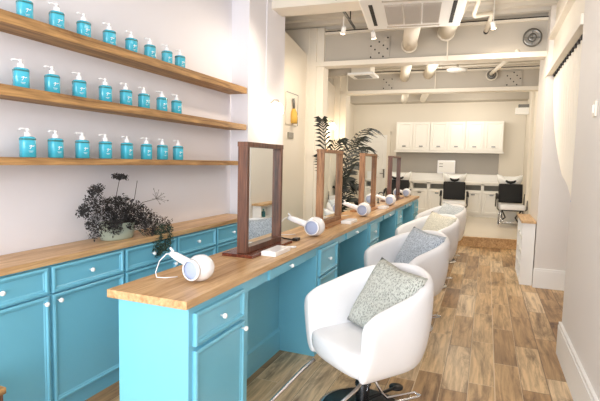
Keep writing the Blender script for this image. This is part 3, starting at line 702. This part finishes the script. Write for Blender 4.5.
# door at the back
d = struct('door_1', MB().box(-3.38, -2.62, 13.0, 13.045, .18, 2.27), M['trim'])
MB().panel((-3.28, 13.0, .35), (1, 0, 0), (0, 0, 1), (0, -1, 0), .56, .75, [(0, -.002), (0, .01), (.03, .002)]).panel((-3.28, 13.0, 1.25), (1, 0, 0), (0, 0, 1), (0, -1, 0), .56, .85, [(0, -.002), (0, .01), (.03, .002)]).build('door_panel', M['trim'], d)
MB().box(-2.70, -2.66, 12.985, 13.0, 1.08, 1.28).tube([(-2.68, 12.99, 1.2), (-2.68, 12.94, 1.2), (-2.78, 12.93, 1.2)], .011, 8).tube([(-2.68, 12.99, 1.3), (-2.68, 12.96, 1.3)], .025, 12).build('door_handle', M['steel'], d)
MB().box(-3.47, -3.38, 12.99, 13.05, .18, 2.36).box(-2.62, -2.53, 12.99, 13.05, .18, 2.36).box(-3.47, -2.53, 12.985, 13.05, 2.27, 2.38).build('door_frame', M['cream'], d)

# ------------------------------------------------------------------ backwash chairs on the platform
def backwash():
    t = thing('backwash_chair', (0, 0, 0), '', 'washing chair')
    # basin behind and above the backrest
    def br(k, z, dz=0): return [V(.27*k*math.cos(2*PI*i/28), .38+.22*k*math.sin(2*PI*i/28), z+dz*(math.cos(2*PI*i/28)**4)*.05-(.06*dz if abs(i-21) <= 2 else 0)) for i in range(28)]
    MB().rings([br(.35, .8), br(.7, .84), br(.95, .96, .4), br(1.02, 1.07, 1), br(.92, 1.07, 1), br(.8, .94, .3), br(.3, .88)]).build('basin', M['porcelain'], t, True)
    MB().tube([(-.10, .18, .985), (-.06, .165, .955), (0, .16, .945), (.06, .165, .955), (.10, .18, .985)], [.02, .028, .03, .028, .02], 10).build('neck_rest', M['blackf'], t, True)
    MB().box(-.17, .17, .3, .56, 0, .82, .03).build('basin_stand', M['whitecab'], t)
    b = MB().box(-.245, .245, -.05, .05, 0, .42, .03)
    b.xf(Matrix.Translation((0, .07, .50)) @ Matrix.Rotation(math.radians(-12), 4, 'X')).build('backrest', M['blackf'], t, True)
    MB().box(-.25, .25, -.42, .06, .375, .485, .035).build('seat', M['leather'], t, True)
    MB().box(-.22, .22, -.40, .04, .355, .38).build('seat_frame', M['blackm'], t)
    for s in (-1, 1):
        x = s*.29
        MB().tube([(x, .12, .40), (x, .11, .62), (x, .02, .68), (x, -.2, .66), (x, -.31, .58), (x, -.33, .40), (x*.9, -.30, .36)], .017, 10).build('armrest', M['steel'], t, True)
        MB().tube([(x, .0, .685), (x, -.2, .67), (x, -.3, .60)], .028, 10).build('arm_pad', M['blackf'], t, True)
        MB().tube([(s*.2, .1, .37), (s*.22, .05, .2), (s*.24, -.02, .03), (s*.24, -.05, .0)], .016, 8).build('leg', M['chrome'], t, True)
        MB().tube([(s*.2, -.3, .37), (s*.1, -.1, .19), (s*.2, .1, .05), (s*.22, .14, .0)], .014, 8).build('leg', M['blackm'], t, True)
        MB().tube([(s*.21, -.34, .37), (s*.23, -.36, .1), (s*.24, -.38, .0)], .014, 8).build('leg', M['chrome'], t, True)
    MB().tube([(-.2, -.3, .3), (-.2, -.45, .15), (-.15, -.5, .12), (.15, -.5, .12), (.2, -.45, .15), (.2, -.3, .3)], .012, 8).build('footrest', M['chrome'], t, True)
    return t
bw = backwash()
for i, (x, y, lab) in enumerate(((-.68, 11.35, 'black and white hair washing chair in the middle of the platform'), (.52, 11.2, 'black and white hair washing chair at the right of the platform'), (-1.97, 11.3, 'black and white hair washing chair behind the far end mirror'))):
    c = bw if i == 0 else copy_tree(bw)
    c.location = (x, y, .18); c.rotation_euler = (0, 0, math.radians(4)); tag(c, lab, 'washing chair', 'hair washing chairs on the platform')

# ------------------------------------------------------------------ slim cabinet by the right pier
t = thing('shelf_cabinet', (.52, 6.9, 0), 'slim white open-shelf cabinet with oak top against the right pier', 'cabinet')
s = MB().box(.585, .6, 6.43, 7.34, 0, .785).box(.455, .585, 6.43, 6.45, 0, .785).box(.455, .585, 7.32, 7.34, 0, .785).box(.455, .585, 6.88, 6.9, 0, .785)
s.build('carcass', M['trim'], t)
for z in (.0, .19, .38, .57, .765): MB().box(.458, .585, 6.451, 7.319, z, z+.02).build('shelf', M['trim'], t)
MB().box(.44, .605, 6.41, 7.36, .785, .815, .003).build('top', M['worktop'], t)
for k, (y, z) in enumerate(((6.55, .21), (6.72, .21), (6.6, .4), (7.0, .4), (7.15, .21), (6.65, .59), (7.1, .59))):
    tag(MB().lathe([(.03, 0), (.032, .01), (.032, .08), (.014, .1), (.014, .13)], (.52, y, z), 'Z', 12).build('product_bottle', M['shoulder' if k % 2 else 'blackm'], smooth=True), 'dark product bottle on the slim cabinet shelves by the right pier', 'bottle', 'product bottles in the slim cabinet')

# ------------------------------------------------------------------ curtain on the right opening
t = thing('curtain', (.68, 5.2, 1.3), 'white curtain swept to the near side of the right opening', 'curtain')
cm = MB(); rows = []
NZ, NY = 30, 90
for i in range(NZ+1):
    s = i/NZ*1.12; z = 2.56-1.22*s; rw = []
    far = 6.3-1.25*min(s, 1)**2.2; near = 4.32+.04*s
    if s > .94: far = far+(4.50-far)*(s-.94)/.18
    for j in range(NY+1):
        u = j/NY; amp = .028*(1-.5*s)
        rw.append(V(.70+amp*math.sin(u*2*PI*13), near+(far-near)*u, z))
    rows.append(rw)
g = [[cm.b.verts.new(p) for p in r] for r in rows]
for i in range(NZ):
    for j in range(NY): cm.b.faces.new((g[i][j], g[i][j+1], g[i+1][j+1], g[i+1][j]))
o = cm.build('fabric', M['curtain'], t, True); q = o.modifiers.new('thick', 'SOLIDIFY'); q.thickness = .004
MB().tube([(.68, 4.2, 2.585), (.68, 6.34, 2.585)], .012, 8).build('rail', M['blackm'], t)
for j in range(14): y = 4.35+j*.145; MB().box(.665, .70, y, y+.03, 2.55, 2.585).build('rail_glider', M['dark'], t)
MB().tube([(.70, 4.43, 1.22), (.70, 4.43, 1.18), (.70, 4.42, 1.06)], [.045, .03, .012], 10).build('gathered_end', M['grille'], t, True)

# ------------------------------------------------------------------ sconces and picture on the left
def sconce(x, y, z, lab, e):
    t = thing('wall_sconce', (x, y, z), lab, 'wall light', 'white glass wall lights')
    MB().box(x, x+.015, y-.025, y+.025, z-.08, z+.08, .004).build('back_plate', M['trim'], t)
    MB().tube([(x+.015, y, z+.05), (x+.06, y, z+.085), (x+.11, y, z+.08), (x+.12, y, z+.05)], .006, 8).build('arm', M['steel'], t, True)
    MB().lathe([(.018, .05), (.022, .045), (.05, .01), (.055, -.04), (.045, -.07)], (x+.12, y, z), 'Z', 20, False).build('glass_shade', M['glow'], t, True)
    l = D.lights.new('sconce', 'POINT'); l.energy = e; l.color = (1, .84, .62); l.shadow_soft_size = .05
    o = D.objects.new('sconce_lamp', l); COL.objects.link(o); o.location = (x+.13, y, z-.12)
sconce(-2.29, 4.74, 2.08, 'glowing white glass wall light on the near left pier', 10)
sconce(-2.86, 8.45, 2.18, 'glowing white glass wall light on the rear left wall', 14)
t = thing('wall_picture', (-2.5, 5.86, 1.95), 'slim pale wall picture showing a yellow bottle with grey neck', 'picture')
MB().box(-2.5, -2.485, 5.66, 6.06, 1.98, 2.40, .003).build('board', M['cream'], t)
MB().box(-2.485, -2.48, 5.66, 6.06, 2.395, 2.405).box(-2.485, -2.48, 6.052, 6.06, 1.98, 2.4).build('edge_line', M['steel'], t)
MB().lathe([(.0, 0), (.05, 0), (.055, .1), (.045, .15), (.018, .2)], (-2.46, 5.86, 2.0), 'Z', 16, False).build('bottle_body', M['amber'], t, True)
MB().tube([(-2.46, 5.86, 2.2), (-2.46, 5.86, 2.28), (-2.46, 5.84, 2.33)], .016, 10).build('bottle_neck', M['steel'], t, True)
t = thing('thermostat', (-2.5, 5.83, 1.79), 'small grey thermostat plate under the yellow bottle picture', 'thermostat')
MB().box(-2.5, -2.48, 5.75, 5.92, 1.80, 1.88, .004).build('plate', M['greyslot'], t)
t = thing('light_switch', (.61, 3.46, 1.82), 'small white switch plate on the near right wall', 'switch')
MB().box(.607, .62, 3.42, 3.50, 1.82, 1.92, .004).build('plate', M['cream'], t)
MB().box(.602, .608, 3.44, 3.48, 1.845, 1.895).build('rocker', M['trim'], t)

# ------------------------------------------------------------------ stool corner at lower left
t = thing('wooden_stool', (-2.03, 1.27, 0), 'dark wooden stool, only its corner visible at the lower left', 'stool')
MB().box(-2.16, -1.955, 1.15, 1.385, .425, .455, .005).build('seat', M['shelfwood'], t)
for a in (-2.15, -1.995):
    for b in (1.16, 1.345): MB().box(a, a+.03, b, b+.03, 0, .425).build('leg', M['walnut'], t)

# ------------------------------------------------------------------ light
def area(name, loc, rot, sx, sy, e, col):
    l = D.lights.new(name, 'AREA'); l.shape = 'RECTANGLE'; l.size = sx; l.size_y = sy; l.energy = e; l.color = col
    o = D.objects.new(name, l); COL.objects.link(o); o.location = loc; o.rotation_euler = rot; return o
area('daylight_through_shopfront', (-1., -2.55, 1.7), (math.radians(90), 0, 0), 3.2, 2.3, 310, (.90, .95, 1))
area('alcove_area_light', (1.5, 5.2, 3.3), (0, 0, 0), 1.2, 1.6, 10, (1, .97, .92))  # area light under the closed alcove's ceiling, no window there
def pt(x, y, z, e, col=(1, .87, .7), r=.25):  # added soft fill lights without fixtures, brightening the whole room
    l = D.lights.new('added_fill_lamp', 'POINT'); l.energy = e; l.color = col; l.shadow_soft_size = r
    o = D.objects.new('added_fill_lamp', l); COL.objects.link(o); o.location = (x, y, z)
pt(-1.1, 1.0, 3.0, 16, (.97, .98, 1)); pt(-.4, 3.0, 3.0, 18, (1, .98, .97)); pt(-.2, 5.6, 2.6, 26, (1, .95, .88)); pt(-.9, 7.8, 2.6, 38, (1, .95, .87)); pt(-.9, 10.2, 2.75, 48, (1, .94, .84)); pt(-2.6, 11.4, 2.7, 28, (1, .94, .84)); pt(-.4, 11.9, 2.7, 22, (1, .94, .84))
w = D.worlds.new('World'); bpy.context.scene.world = w; w.use_nodes = True
w.node_tree.nodes['Background'].inputs[0].default_value = (.95, .97, 1, 1); w.node_tree.nodes['Background'].inputs[1].default_value = 1.2

# ------------------------------------------------------------------ camera
yaw, pitch, roll = .379908, .0851751, -.0230086
cy, sy, cp, sp, cr, sr = math.cos(yaw), math.sin(yaw), math.cos(pitch), math.sin(pitch), math.cos(roll), math.sin(roll)
f = V(-sy*cp, cy*cp, -sp); r = V(cy, sy, 0); d = f.cross(r)
r2 = r*cr+d*sr; d2 = d*cr-r*sr
cam = D.cameras.new('camera'); cam.sensor_width = 36; cam.lens = 464.828/600*36; cam.clip_start = .02
co = D.objects.new('camera', cam); COL.objects.link(co)
m = Matrix.Identity(4)
for i in range(3): m[i][0] = r2[i]; m[i][1] = -d2[i]; m[i][2] = -f[i]
m[0][3], m[1][3], m[2][3] = 0, 0, 1.5
co.matrix_world = m
sc = bpy.context.scene; sc.camera = co
sc.view_settings.view_transform = 'Standard'; sc.view_settings.look = 'None'; sc.view_settings.gamma = 1; sc.view_settings.use_curve_mapping = False
sc.view_settings.exposure = -.33
